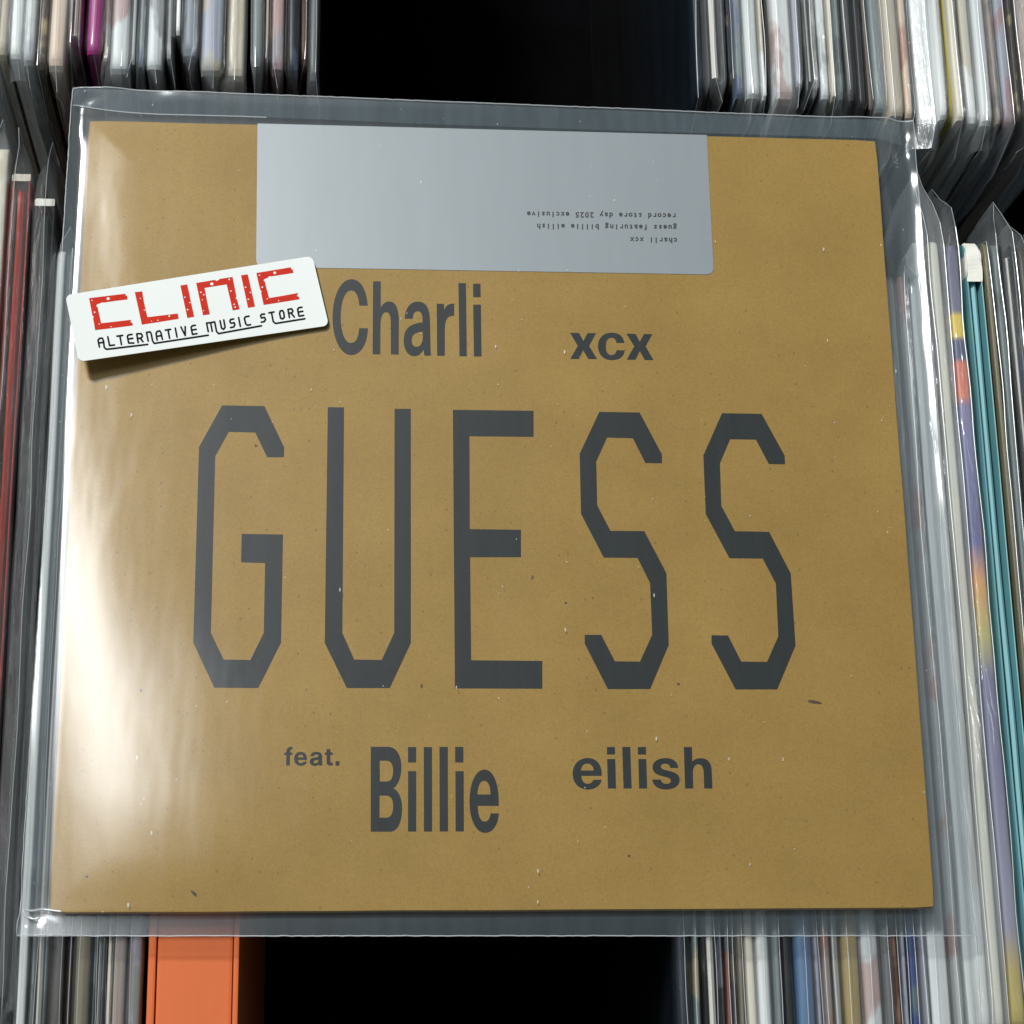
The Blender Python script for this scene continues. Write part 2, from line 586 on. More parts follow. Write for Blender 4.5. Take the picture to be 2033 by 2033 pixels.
    if seam:
        a0 = rid[0]
        down = [Vector((a0.x + 0.0014 * nz(k * .7, seed), a0.y + 0.0005 * k, a0.z - 0.005 * k)) for k in range(6, 0, -1)]
        b0 = rid[-1]
        down2 = [Vector((b0.x + 0.0008 * nz(k * .8, seed + 3), b0.y, b0.z - 0.006 * k)) for k in range(1, 5)]
        tv, tf = tube(down + rid[::2] + down2, 0.00013, 4)
        new_obj('seam', mesh('seam', tv, tf), M_SEAM, fo)
    return root


NEIGH = []
# colours
WHT, CRM, TAN, PEA = (.74, .76, .75), (.70, .65, .53), (.50, .43, .32), (.60, .46, .34)
GRY, LGR, DGR, SLA = (.33, .345, .34), (.60, .63, .63), (.085, .09, .09), (.15, .185, .19)
BLK, NVY, DBR, BRN = (.012, .012, .013), (.003, .011, .022), (.035, .025, .02), (.10, .045, .025)
MAG, BLU, LIL, MUS = (.27, .015, .15), (.05, .13, .26), (.27, .29, .36), (.30, .22, .07)
TEA, RED, ORA, OLV = (.16, .39, .42), (.42, .034, .014), (.60, .135, .04), (.16, .14, .08)
PNK, YEL, DBL, TAU = (.38, .24, .23), (.72, .62, .06), (.025, .045, .16), (.27, .215, .185)

FAR_L = ('seal-end row, sticker side', 'records in the far row on the sticker side')
FAR_R = ('seal-end row, away from sticker', 'records in the far row away from the sticker')
MID_L = ('covered row, sticker side', 'records under the cover on the sticker side')
MID_R = ('covered row, away from sticker', 'records under the cover away from the sticker')
ZT = -0.012
LEN = 0.313


def xw(c, cx, cy, z=ZT):
    return at(*c(cx, cy), z)


# far row, sticker side: x range (crop pixels), y of the near end, colour, options
c1 = crop(0, 0, 0.36232)
far_l = [
    (-120, -20, 330, LGR, 'light grey', dict(film=1)),
    (-15, 42, 340, TAN, 'tan', dict(film=1)),
    (42, 122, 345, WHT, 'milky white', dict(film=3, near='open')),
    (124, 198, 375, LGR, 'light grey', dict(film=1)),
    (200, 262, 420, DBR, 'dark brown', dict(film=2)),
    (264, 362, 400, PEA, 'peach tan', dict(film=1)),
    (366, 440, 290, GRY, 'grey', dict(film=0, open_top=True)),
    (470, 562, 325, MAG, 'magenta', dict(film=2)),
    (564, 592, 360, TAU, 'taupe', dict(film=0, seam=False)),
    (594, 712, 420, LGR, 'light grey', dict(film=1, near='open')),
    (716, 752, 380, GRY, 'grey', dict(film=0)),
    (754, 796, 400, SLA, 'slate', dict(film=0, seam=False)),
    (800, 900, 405, LGR, 'light grey', dict(film=1)),
    (904, 946, 360, GRY, 'grey', dict(film=0)),
    (950, 990, 215, WHT, 'white spined', dict(film=2, seam=False)),
    (994, 1088, 345, DGR, 'charcoal', dict(film=0, ridge=0.005)),
    (1096, 1222, 430, LIL, 'lavender blue', dict(film=1)),
    (1226, 1346, 455, TAN, 'tan', dict(film=1, near='open')),
    (1376, 1440, 400, SLA, 'slate', dict(film=1)),
    (1442, 1474, 380, CRM, 'cream', dict(film=2)),
    (1480, 1560, 420, PNK, 'dusty pink', dict(film=0)),
    (1566, 1634, 430, BLK, 'black', dict(film=2, seam=False)),
    (1636, 1690, 400, BRN, 'red brown', dict(film=2)),
    (1694, 1748, 480, DGR, 'charcoal', dict(film=0, near='open')),
]
c3 = crop(1333, 0, 0.36232)
far_r = [
    (120, 180, 560, NVY, 'dark navy', dict(film=2, lean=0.0)),
    (188, 300, 520, DGR, 'charcoal', dict(film=0, open_top=True)),
    (304, 344, 500, NVY, 'dark navy', dict(film=2)),
    (348, 400, 560, SLA, 'slate', dict(film=0, seam=False)),
    (404, 488, 560, LGR, 'light grey', dict(film=1)),
    (490, 516, 570, WHT, 'thin white', dict(film=2)),
    (520, 548, 560, DBR, 'dark brown', dict(film=2, seam=False)),
    (554, 668, 580, WHT, 'milky white', dict(film=3, near='open')),
    (674, 720, 500, LIL, 'lavender blue', dict(film=1)),
    (724, 800, 540, GRY, 'grey', dict(film=0, ridge=0.005, open_top=True)),
    (804, 862, 570, LGR, 'light grey', dict(film=1, seam=False)),
    (864, 900, 570, CRM, 'cream', dict(film=2)),
    (904, 940, 580, SLA, 'slate', dict(film=0, seam=False)),
    (944, 1004, 590, DGR, 'charcoal', dict(film=0, near='open')),
    (1008, 1058, 620, BLK, 'black', dict(film=2, seam=False)),
    (1060, 1092, 630, TAU, 'taupe', dict(film=0)),
    (1096, 1166, 640, SLA, 'slate', dict(film=0)),
    (1170, 1258, 670, TAN, 'tan', dict(film=3)),
    (1262, 1312, 690, PEA, 'peach tan', dict(film=0, seam=False)),
    (1318, 1440, 720, LGR, 'light grey', dict(film=1, near='open')),
    (1444, 1500, 680, WHT, 'milky white', dict(film=0, seam=False)),
    (1501, 1530, 680, YEL, 'yellow spined', dict(film=2, seam=False)),
    (1533, 1588, 700, CRM, 'cream', dict(film=0)),
    (1592, 1660, 740, WHT, 'milky white', dict(film=1, seam=False)),
    (1664, 1742, 770, LGR, 'light grey', dict(film=0, near='open')),
    (1746, 1784, 740, TAU, 'taupe', dict(film=0, seam=False)),
    (1788, 1856, 720, LIL, 'lavender blue', dict(film=1)),
    (1862, 1900, 700, DBR, 'dark brown', dict(film=2)),
    (1904, 2010, 760, TAU, 'taupe', dict(film=0)),
    (2016, 2110, 760, GRY, 'grey', dict(film=0)),
]
for rows, c, wl, ref in ((far_l, c1, FAR_L, 250), (far_r, c3, FAR_R, 350)):
    for a, b, ye, colr, word, kw in rows:
        zt = ZT + rnd.uniform(-0.006, 0.003)
        p0, p1 = xw(c, a, ref, zt), xw(c, b, ref, zt)
        pe = xw(c, (a + b) / 2, ye - 40, zt)
        yn = max(pe.y, DIV_Y[1] + 0.005)
        kw = dict(kw)
        kw.setdefault('ext', rnd.uniform(0.006, 0.012))
        kw.setdefault('ridge', rnd.uniform(0.0015, 0.004))
        
        record(word, wl[0], wl[1], p0.x, p1.x, yn, yn + LEN, zt, colr, **kw)

# middle row, sticker side: given in metres (x0, x1, far end y)
MULTI = ((0.0, (.45, .36, .07)), (0.07, (.40, .31, .07)), (0.12, (.22, .215, .30)), (0.42, (.14, .14, .25)), (0.47, (.42, .38, .12)), (0.54, (.62, .30, .10)), (0.59, (.10, .10, .26)), (0.77, (.16, .16, .30)),
         (0.785, (.60, .16, .10)), (0.83, (.60, .16, .10)), (0.835, (.06, .065, .16)), (0.862, (.06, .065, .16)), (0.865, (.72, .52, .06)), (0.895, (.72, .52, .06)),
         (0.90, (.13, .13, .20)), (1.0, (.10, .10, .17)))
c8 = crop(0, 150, 0.31056)
c4 = crop(1733, 250, 0.31056)
cb = crop(0, 1683, 0.36232)
cr = crop(1333, 1683, 0.36232)


def yfar(c, cx, cy, z=ZT):
    return xw(c, cx, cy, z).y


mid = [
    # desc, row, x0, x1, far y, zt, colour, options
    ('light grey', MID_L, -0.2065, -0.1985, 0.140, ZT, LGR, dict(film=1)),
    ('cream', MID_L, -0.1975, -0.1890, 0.148, ZT + .001, CRM, dict(film=3, far='pinch', ext=.008, extf=0.012)),
    ('red', MID_L, -0.1882, -0.1800, 0.136, ZT, RED, dict(film=0, open_top=True, inner=M_REDIN, extf=0.020, ridge=.005, off=-.6, cap=(0.003, M_BOARDEDGE))),
    ('dark charcoal', MID_L, -0.1788, -0.1700, 0.1255, ZT, (.032, .04, .043), dict(film=0, open_top=True, inner=M_DARKIN, extf=0.036, ridge=.005, cap=(0.003, M_PAPER))),
]
# bottom, sticker side (crop pixel x ranges at crop y 800)
bl = [(84, 152, WHT, 'milky white', dict(film=1, ridge=.0062)), (158, 256, SLA, 'slate', dict(film=0, open_top=True)), (262, 352, DBR, 'dark brown', dict(film=0)),
      (356, 392, DBR, 'dark brown', dict(film=2)), (398, 494, OLV, 'olive tan', dict(film=0)), (498, 574, SLA, 'slate', dict(film=2, open_top=True)),
      (576, 602, CRM, 'thin cream', dict(film=2)), (606, 690, TAU, 'taupe', dict(film=0)), (696, 772, LIL, 'lavender grey', dict(film=1, near='open', ridge=.005))]
for a, b, colr, word, kw in bl:
    p0, p1 = xw(cb, a, 800), xw(cb, b, 800)
    mid.append((word, MID_L, p0.x, p1.x, 0.105, ZT + rnd.uniform(-.003, .001), colr, kw))
# side away from the sticker, at the cover's edge (crop c4, x ranges at crop y 1200)
for a, b, fe, colr, word, kw in [
    (296, 384, 420, (.60, .62, .60), 'pale grey', dict(film=1, ridge=.0038, extf=.030, off=.95)),
    (388, 470, 330, (.56, .55, .46), 'pale cream', dict(film=3, ridge=.0040, extf=.036, off=.95)),
    (486, 590, 330, NVY, 'patchy navy', dict(film=0, ramp_y=MULTI, extf=.034, ridge=.004)),
    (614, 732, 620, TEA, 'teal', dict(film=None, open_top=True, inner=M_TEALIN, cap=(0.018, M_PAPER))),
    (738, 786, 640, OLV, 'olive', dict(film=2, extf=.008)),
    (790, 850, 520, SLA, 'slate', dict(film=0, extf=.02, ridge=.006)),
    (858, 950, 560, BLK, 'black', dict(film=0, extf=.022, ridge=.006, open_top=True)),
    (956, 1030, 560, DBR, 'dark brown', dict(film=0, extf=.012)),
    (1036, 1140, 560, GRY, 'grey', dict(film=0, extf=.012)),
]:
    p0, p1 = xw(c4, a, 1200), xw(c4, b, 1200)
    mid.append((word, MID_R, p0.x, p1.x, min(0.116, yfar(c4, a, fe)), ZT, colr, kw))
br = [(30, 112, NVY, 'dark navy', dict(film=2)), (120, 166, SLA, 'dark slate', dict(film=2)), (172, 294, BLK, 'black', dict(film=2, open_top=True)),
      (300, 328, DGR, 'charcoal', dict(film=2)), (332, 368, DGR, 'charcoal', dict(film=2)), (372, 408, OLV, 'olive', dict(film=0)), (412, 478, CRM, 'cream', dict(film=0, seam=False)),
      (480, 562, WHT, 'milky white', dict(film=1, ridge=.0062)), (566, 606, SLA, 'slate', dict(film=0)), (612, 686, BLK, 'black', dict(film=2, seam=False)),
      (690, 796, BLU, 'bright blue', dict(film=0)), (800, 834, LIL, 'lavender blue', dict(film=0)), (838, 888, TAU, 'taupe', dict(film=0)),
      (892, 944, GRY, 'grey', dict(film=0)), (948, 1052, MUS, 'mustard', dict(film=0)), (1056, 1166, LGR, 'light grey', dict(film=1, near='open')),
      (1170, 1214, DGR, 'charcoal', dict(film=0)), (1218, 1274, BRN, 'red brown', dict(film=2)), (1278, 1300, LIL, 'thin lavender', dict(film=2)),
      (1303, 1370, DBL, 'royal blue', dict(film=2)), (1374, 1408, LIL, 'lavender blue', dict(film=1)), (1414, 1540, LGR, 'light grey', dict(film=1)),
      (1546, 1600, GRY, 'grey', dict(film=1)), (1604, 1690, LGR, 'light grey', dict(film=1, off=.9, ridge=.0036))]
for a, b, colr, word, kw in br:
    p0, p1 = xw(cr, a, 800), xw(cr, b, 800)
    mid.append((word, MID_R, p0.x, p1.x, 0.100 if p1.x > -9 else 0, ZT + rnd.uniform(-.003, .001), colr, kw))
for word, wl, x0, x1, yf, zt, colr, kw in mid:
    kw = dict(kw)
    kw.setdefault('ridge', rnd.uniform(0.002, 0.004))
    kw.setdefault('ext', 0.008)
    record(word, wl[0], wl[1], x0, x1, yf - LEN, yf, zt, colr, **kw)

# labels: the look first; look-alikes in a row are told apart by their neighbours
for wh in sorted({n_[0] for n_ in NEIGH}):
    rows = sorted([n_ for n_ in NEIGH if n_[0] == wh], key=lambda n_: n_[1])
    ds = [n_[2] for n_ in rows]
    for i, n_ in enumerate(rows):
        if ds.count(n_[2]) == 1:
            n_[3]['label'] = '%s record in clear plastic sleeve, %s' % (n_[2], wh)
        elif 0 < i < len(rows) - 1:
            n_[3]['label'] = '%s sleeved record between %s and %s ones, %s' % (n_[2], ds[i - 1], ds[i + 1], wh)
        else:
            n_[3]['label'] = '%s sleeved record at row end beside %s one, %s' % (n_[2], ds[1] if i == 0 else ds[-2], wh)

# orange boxed set
pa, pb = xw(cb, 852, 800), xw(cb, 1306, 800)
M_ORA = paint('orange_box_card', ORA, 0.65, 0.06, (90, 12, 90), spec=0.25)
root = thing('box_set', ((pa.x + pb.x) / 2, -0.06, ZB), 'wide bright orange boxed record set between lavender grey record and dark gap', 'box set')
wd = (pb.x - pa.x) / 2
box('box_body', -wd, wd - 0.0022, -0.158, 0.158, 0, ZT - ZB - 0.0008, M_ORA, root, 0.0012)
box('box_lid', wd - 0.0020, wd, -0.159, 0.159, 0, ZT - ZB, M_ORA, root, 0.0007)
box('box_lid', -wd - 0.0030, -wd - 0.0002, -0.159, 0.159, 0, ZT - ZB + 0.0004, M_ORA, root, 0.0009)

# ------------------------------------------------------------------ the brown-covered record in its sleeve
X0, X1, Y0, Y1 = -0.1575, 0.1575, -0.1543, 0.1543
TH = 0.0032
rec = thing('record_album', (0, 0, -0.0046), 'kraft brown record album with big angular lettering and silver seal, lying in clear sleeve', 'record album')
ZL = 0.0046                          # cover top in the album's own height


def onrec(c, dz):
    def f(x, y):
        p = at(*c(x, y), 0.0)
        return Vector((p.x, p.y, ZL + dz))
    return f


# cover: rounded card with slightly bowed edges
bm = bmesh.new()
loop = []
NC = 40


def edge_pts():
    pts = []
    cs = [(X0, Y0), (X1, Y0), (X1, Y1), (X0, Y1)]
    for k in range(4):
        a, b = cs[k], cs[(k + 1) % 4]
        for i in range(NC):
            t = i / NC
            x, y = a[0] + (b[0] - a[0]) * t, a[1] + (b[1] - a[1]) * t
            n_ = 0.00018 * nz(t * 9, k * 7.3) * min(1, 6 * min(t, 1 - t))
            if k in (0, 2):
                y += n_
            else:
                x += n_
            if i == 0:    # softened corner
                x *= 0.9975
                y *= 0.9975
            pts.append((x, y))
    return pts


ep = edge_pts()
vs = [(x, y, ZL - TH) for x, y in ep] + [(x, y, ZL - 0.0005) for x, y in ep] + [(x * 0.9982, y * 0.9982, ZL) for x, y in ep]
n = len(ep)
fs = [tuple(reversed(range(n)))]
for r in (0, 1):
    for i in range(n):
        j = (i + 1) % n
        fs.append((r * n + i, r * n + j, (r + 1) * n + j, (r + 1) * n + i))
fs.append(tuple(range(2 * n, 3 * n)))
cover = new_obj('cover', mesh('cover', vs, fs), M_KRAFT, rec)

# printed letters
INK = 0.00006
g = crop(350, 780, 1300 / 1932)
guess = [
    [(135, 37), (260, 39), (318, 160), (318, 190), (268, 190), (233, 117), (155, 115), (115, 187), (102, 708), (140, 787), (219, 788), (258, 708), (262, 502), (191, 500), (193, 416), (315, 418), (309, 737), (242, 871), (112, 870), (50, 737), (67, 160)],
    [(447, 42), (495, 43), (490, 708), (525, 787), (606, 788), (643, 708), (644, 47), (692, 47), (692, 738), (630, 871), (503, 871), (438, 738)],
    [(816, 50), (1054, 53), (1054, 130), (865, 128), (866, 402), (1017, 404), (1017, 485), (867, 485), (870, 789), (1080, 791), (1080, 873), (822, 872)],
    [(1248, 56), (1367, 58), (1433, 182), (1433, 208), (1384, 207), (1347, 134), (1271, 132), (1239, 203), (1242, 332), (1281, 407), (1381, 408), (1446, 532), (1453, 744), (1398, 874), (1273, 874), (1205, 740), (1205, 714), (1254, 714), (1294, 792), (1368, 793), (1404, 714), (1398, 562), (1361, 487), (1261, 486), (1194, 357), (1190, 180)],
    [(1610, 60), (1727, 62), (1795, 185), (1796, 211), (1748, 210), (1710, 138), (1634, 137), (1604, 208), (1608, 333), (1648, 408), (1749, 410), (1813, 533), (1827, 746), (1773, 875), (1650, 875), (1579, 740), (1579, 715), (1628, 716), (1667, 793), (1743, 794), (1776, 718), (1769, 563), (1730, 489), (1632, 488), (1562, 358), (1555, 185)],
]
for lp in guess:
    v, f = fill([lp], onrec(g, INK))
    new_obj('printed_letter', mesh('printed_letter', v, f), M_INK, cover)


def q(*p):
    return 'M %g %g L %g %g %g %g %g %g Z ' % p


words = [
    (crop(650, 545, 160 / 1818), [
        'M 720 700 L 910 705 C 890 380 770 105 540 105 C 300 105 115 480 115 980 C 115 1480 310 1820 535 1820 C 760 1820 905 1560 915 1215 L 718 1212 C 705 1420 640 1545 530 1545 C 390 1545 300 1290 300 960 C 300 600 400 360 535 360 C 640 360 705 480 720 700 Z',
        'M 1030 152 L 1203 155 1203 745 C 1250 660 1310 608 1395 608 C 1545 608 1610 780 1612 1050 L 1608 1808 1432 1803 1430 1130 C 1430 940 1400 850 1325 850 C 1240 850 1200 970 1198 1150 L 1193 1803 1020 1798 Z']),
    (crop(790, 545, 170 / 1932), [
        'M 150 1000 C 165 760 270 612 450 612 C 640 612 722 760 725 1080 L 735 1640 C 738 1740 742 1790 748 1832 L 600 1832 C 590 1800 580 1750 578 1690 C 530 1790 460 1845 370 1845 C 220 1845 130 1690 130 1480 C 130 1230 260 1110 556 1080 C 560 920 530 830 450 830 C 375 830 340 890 333 1000 Z M 558 1290 C 400 1305 310 1350 310 1490 C 310 1580 350 1630 425 1630 C 510 1630 562 1530 562 1400 Z',
        'M 875 660 L 1038 660 1045 805 C 1080 700 1140 650 1270 660 L 1272 938 C 1130 915 1058 1000 1058 1260 L 1058 1835 885 1835 Z',
        q(1365, 195, 1535, 195, 1555, 1845, 1388, 1845),
        q(1695, 208, 1862, 208, 1868, 512, 1697, 512) + '| ' + q(1697, 680, 1872, 680, 1887, 1850, 1715, 1850)]),
    (crop(1120, 645, 190 / 1932), [
        'M 118 160 L 302 165 388 325 470 168 645 168 505 425 665 692 487 690 385 515 295 690 120 690 275 425 Z',
        'M 1055 365 L 1215 365 C 1195 225 1105 158 960 158 C 790 158 683 265 683 430 C 683 605 800 713 960 713 C 1115 713 1215 640 1220 515 L 1058 512 C 1045 580 1010 610 955 610 C 880 610 842 545 842 430 C 842 325 880 262 955 262 C 1015 262 1045 300 1055 365 Z',
        'M 1257 178 L 1442 182 1527 340 1612 185 1782 188 1645 435 1805 713 1625 710 1527 530 1442 705 1262 703 1415 435 Z']),
    (crop(555, 1470, 130 / 1932), [
        'M 135 428 L 150 358 200 355 C 205 240 240 185 385 188 L 375 262 C 325 270 310 290 313 355 L 375 358 385 428 310 428 303 740 195 740 198 428 Z',
        'M 808 575 L 545 575 C 550 640 580 670 625 670 C 665 670 690 655 700 628 L 805 628 C 790 700 720 748 630 748 C 510 748 430 670 430 545 C 430 420 510 338 625 338 C 745 338 815 430 808 575 Z M 545 500 L 700 500 C 695 445 670 420 625 420 C 580 420 550 445 545 500 Z',
        'M 905 465 C 920 380 990 338 1085 338 C 1200 338 1258 385 1258 480 L 1258 680 C 1258 710 1260 725 1265 742 L 1170 742 1160 710 C 1120 745 1070 750 1030 750 C 945 750 890 700 890 630 C 890 550 950 515 1040 505 C 1100 498 1145 490 1148 455 C 1148 425 1120 415 1085 415 C 1045 415 1025 430 1015 465 Z M 1148 565 C 1100 585 1000 575 1000 640 C 1000 665 1030 675 1065 672 C 1120 668 1148 630 1148 565 Z',
        'M 1330 428 L 1340 355 1388 355 1388 258 1500 258 1500 355 1565 355 1575 428 1500 428 1500 620 C 1502 650 1530 655 1570 655 L 1570 742 C 1440 755 1388 720 1388 640 L 1388 428 Z',
        q(1650, 615, 1770, 615, 1765, 740, 1648, 740)]),
    (crop(725, 1475, 140 / 1462), [
        'M 115 80 L 480 80 C 660 90 750 270 750 500 C 750 700 690 870 585 940 C 700 1000 765 1150 765 1370 C 765 1660 660 1840 520 1840 L 115 1840 Z M 300 368 L 440 368 C 535 375 578 450 578 580 C 578 720 530 800 450 800 L 305 800 Z M 300 1090 L 430 1090 C 530 1095 580 1170 580 1300 C 580 1460 530 1550 440 1550 L 295 1550 Z',
        q(888, 85, 1058, 85, 1056, 405, 888, 405) + '| ' + q(890, 585, 1058, 585, 1058, 1838, 888, 1838),
        q(1215, 85, 1385, 85, 1388, 1838, 1218, 1838)]),
    (crop(860, 1475, 140 / 1462), [
        q(130, 82, 303, 82, 308, 1835, 135, 1835),
        q(455, 82, 625, 82, 625, 405, 455, 405) + '| ' + q(460, 585, 632, 585, 636, 1835, 465, 1835),
        'M 1360 1305 L 925 1305 C 930 1500 970 1630 1065 1630 C 1140 1630 1180 1560 1190 1462 L 1362 1462 C 1345 1710 1230 1865 1075 1865 C 890 1865 752 1600 752 1220 C 752 830 880 552 1065 552 C 1255 552 1372 860 1360 1305 Z M 918 1068 L 1190 1068 C 1185 890 1140 785 1052 785 C 975 785 925 890 918 1068 Z']),
    (crop(1130, 1475, 150 / 1932), [
        'M 830 842 L 312 842 C 320 970 380 1045 470 1045 C 540 1045 590 1010 620 942 L 832 942 C 790 1100 650 1192 485 1192 C 250 1192 88 1030 88 785 C 88 550 250 385 475 385 C 710 385 850 570 830 842 Z M 300 705 L 628 705 C 612 590 555 528 460 528 C 370 528 312 590 300 705 Z',
        q(965, 105, 1170, 105, 1172, 295, 968, 295) + '| ' + q(970, 412, 1178, 412, 1197, 1165, 990, 1165),
        q(1355, 103, 1562, 103, 1597, 1165, 1390, 1165)]),
    (crop(1270, 1475, 150 / 1932), [
        q(-48, 105, 158, 103, 162, 297, -46, 297) + '| ' + q(-35, 412, 168, 412, 190, 1165, -15, 1165),
        'M 785 640 L 985 640 C 970 480 860 388 660 388 C 460 388 328 480 328 620 C 328 760 430 810 560 845 C 700 880 795 890 795 970 C 795 1020 745 1045 675 1045 C 600 1045 555 1010 540 935 L 322 935 C 345 1100 470 1190 670 1190 C 890 1190 1020 1090 1020 950 C 1020 810 920 760 790 725 C 650 690 540 680 540 605 C 540 555 590 530 650 530 C 725 530 770 570 785 640 Z',
        'M 1128 105 L 1335 105 1345 480 C 1390 420 1470 390 1560 390 C 1730 395 1830 500 1840 690 L 1860 1165 1650 1165 1635 740 C 1625 610 1570 545 1490 545 C 1400 550 1360 650 1360 770 L 1368 1165 1160 1165 Z']),
]
for c, gl in words:
    for s in gl:
        vs, fs = [], []
        for piece in s.split('|'):
            v, f = fill(path(piece), onrec(c, INK))
            fs += [tuple(i + len(vs) for i in t) for t in f]
            vs += v
        new_obj('printed_letter', mesh('printed_letter', vs, fs), M_INK, cover)

# silver seal sticker folded over the cover's far edge
ident = crop(0, 0, 1.0)
zs = 0.00022


def rounded(pts, rads, n_=6):
    out = []
    m_ = len(pts)
    for i, (p, r) in enumerate(zip(pts, rads)):
        a, b = Vector(pts[i - 1]), Vector(pts[(i + 1) % m_])
        p = Vector(p)
        if r == 0:
            out.append(tuple(p))
            continue
        s = p + (a - p).normalized() * r
        e = p + (b - p).normalized() * r
        for k in range(n_ + 1):
            t = k / n_
            out.append(tuple(s * (1 - t) ** 2 + p * 2 * t * (1 - t) + e * t * t))
    return out


so = rounded([(511.5, 239), (1403, 265), (1417, 545.5), (508.5, 530)], [0, 0, 16, 16])
pl = [onrec(ident, zs)(x, y) for x, y in so]
for p in pl:
    p.y = min(p.y, Y1 + 0.0002)
m_ = len(pl)
vs = [p for p in pl] + [p - Vector((0, 0, zs - 0.00003)) for p in pl]
fs = [tuple(range(m_))] + [(i, m_ + i, m_ + (i + 1) % m_, (i + 1) % m_) for i in range(m_)]
nrm = (vs[1] - vs[0]).cross(vs[2] - vs[1])
fs = [tuple(reversed(f)) for f in fs]
# wrap-over flap on the edge
ft = [p for p in pl if p.y > Y1 - 0.001]
a_, b_ = min(p.x for p in ft), max(p.x for p in ft)
k0 = len(vs)
vs += [Vector((a_, Y1 + 0.0002, ZL + zs)), Vector((b_, Y1 + 0.0002, ZL + zs)), Vector((b_, Y1 + 0.0003, ZL - TH)), Vector((a_, Y1 + 0.0003, ZL - TH))]
fs.append((k0, k0 + 1, k0 + 2, k0 + 3))
seal = new_obj('silver_seal', mesh('silver_seal', vs, fs), M_SEAL, rec)
bmx = bmesh.new()
bmx.from_mesh(seal.data)
bmesh.ops.recalc_face_normals(bmx, faces=bmx.faces[:])
bmx.to_mesh(seal.data)
bmx.free()

# typed lines on the seal, upside down: each character placed on its own pitch
cs_ = crop(1030, 410, 330 / 1932)
font_cache = {}


def glyph(ch):
    if ch not in font_cache:
        cu = bpy.data.curves.new('glyph', 'FONT')
        cu.body = ch
        cu.size = 1.0
        cu.fill_mode = 'FRONT'
        cu.resolution_u = 3
        cu.offset = 0.032
        ob = bpy.data.objects.new('glyph', cu)
        COL.objects.link(ob)
        dg = bpy.context.evaluated_depsgraph_get()
        me = bpy.data.meshes.new_from_object(ob.evaluated_get(dg))
        vs_ = [v.co.copy() for v in me.vertices]
        fs_ = [tuple(p.vertices) for p in me.polygons]
        bpy.data.objects.remove(ob)
        bpy.data.curves.remove(cu)
        bpy.data.meshes.remove(me)
        font_cache[ch] = (vs_, fs_)
    return font_cache[ch]


for text, xr, yr, xl, yl in (('record store day 2025 exclusive', 1832, 86, 88, 62), ('guess featuring billie eilish', 1842, 221, 203, 204), ('charli xcx', 1848, 370, 1288, 361)):
    vs, fs = [], []
    nchr = len(text)
    for i, ch in enumerate(text):
        if ch == ' ':
            continue
        gv, gf = glyph(ch)
        x0_ = min(v.x for v in gv)
        x1_ = max(v.x for v in gv)
        wgl = x1_ - x0_
        sz = 88.0
        pitch = (xr - xl) / nchr
        sx = min(sz, pitch * 0.84 / wgl) if wgl * sz > pitch * .5 else sz * 1.05
        t = (i + 0.5) / nchr
        bx, by = xr + (xl - xr) * t, yr + (yl - yr) * t
        k = len(vs)
        for v in gv:
            px = bx - (v.x - (x0_ + x1_) / 2) * sx
            py = by + v.y * sz
            vs.append(onrec(cs_, zs + INK)(px, py))
        for f in gf:
            nn = (vs[k + f[1]] - vs[k + f[0]]).cross(vs[k + f[2]] - vs[k + f[0]]).z
            fs.append(tuple(k + j for j in (f if nn > 0 else reversed(f))))
    new_obj('printed_text_line', mesh('printed_text_line', vs, fs), M_SEALINK, seal)

# small dirt marks on the board
for px, py, rx, ry, an in ((1617, 1394, 15, 3.2, 0.16), (384, 1772, 6, 3, .6), (388, 1777, 4, 2.2, 1.2), (508, 885, 3.5, 3, 0), (837, 1362, 2.2, 4.5, .2), (1249, 1699, 2.5, 2.5, 0), (172, 1741, 3.5, 3, .4), (1057, 1146, 2, 5, .4), (1123, 1197, 3, 2, 0), (1347, 1358, 3, 2, 0.3), (280, 1371, 3, 3, 0)):
    pts = []
    for k in range(11):
        a = 2 * math.pi * k / 11
        rr = 1 + 0.8 * nz(k * 1.7, px)
        x, y = rx * rr * math.cos(a), ry * rr * math.sin(a)
        pts.append((px + x * math.cos(an) - y * math.sin(an), py + x * math.sin(an) + y * math.cos(an)))
    v, f = fill([pts], onrec(ident, INK * 1.6))
    new_obj('smudge', mesh('smudge', v, f), M_SMUDGE, cover)

# the clear outer sleeve round the album: top film, back film, cut edges, flap crease
ZE = -0.0030
cor = [at(144, 172, ZE), at(1813, 239, ZE), at(1939, 1858, ZE), at(35, 1859, ZE)]   # TL TR BR BL


def quad(a, b):
    top = cor[0].lerp(cor[1], a)
    bot = cor[3].lerp(cor[2], a)
    return top.lerp(bot, b)


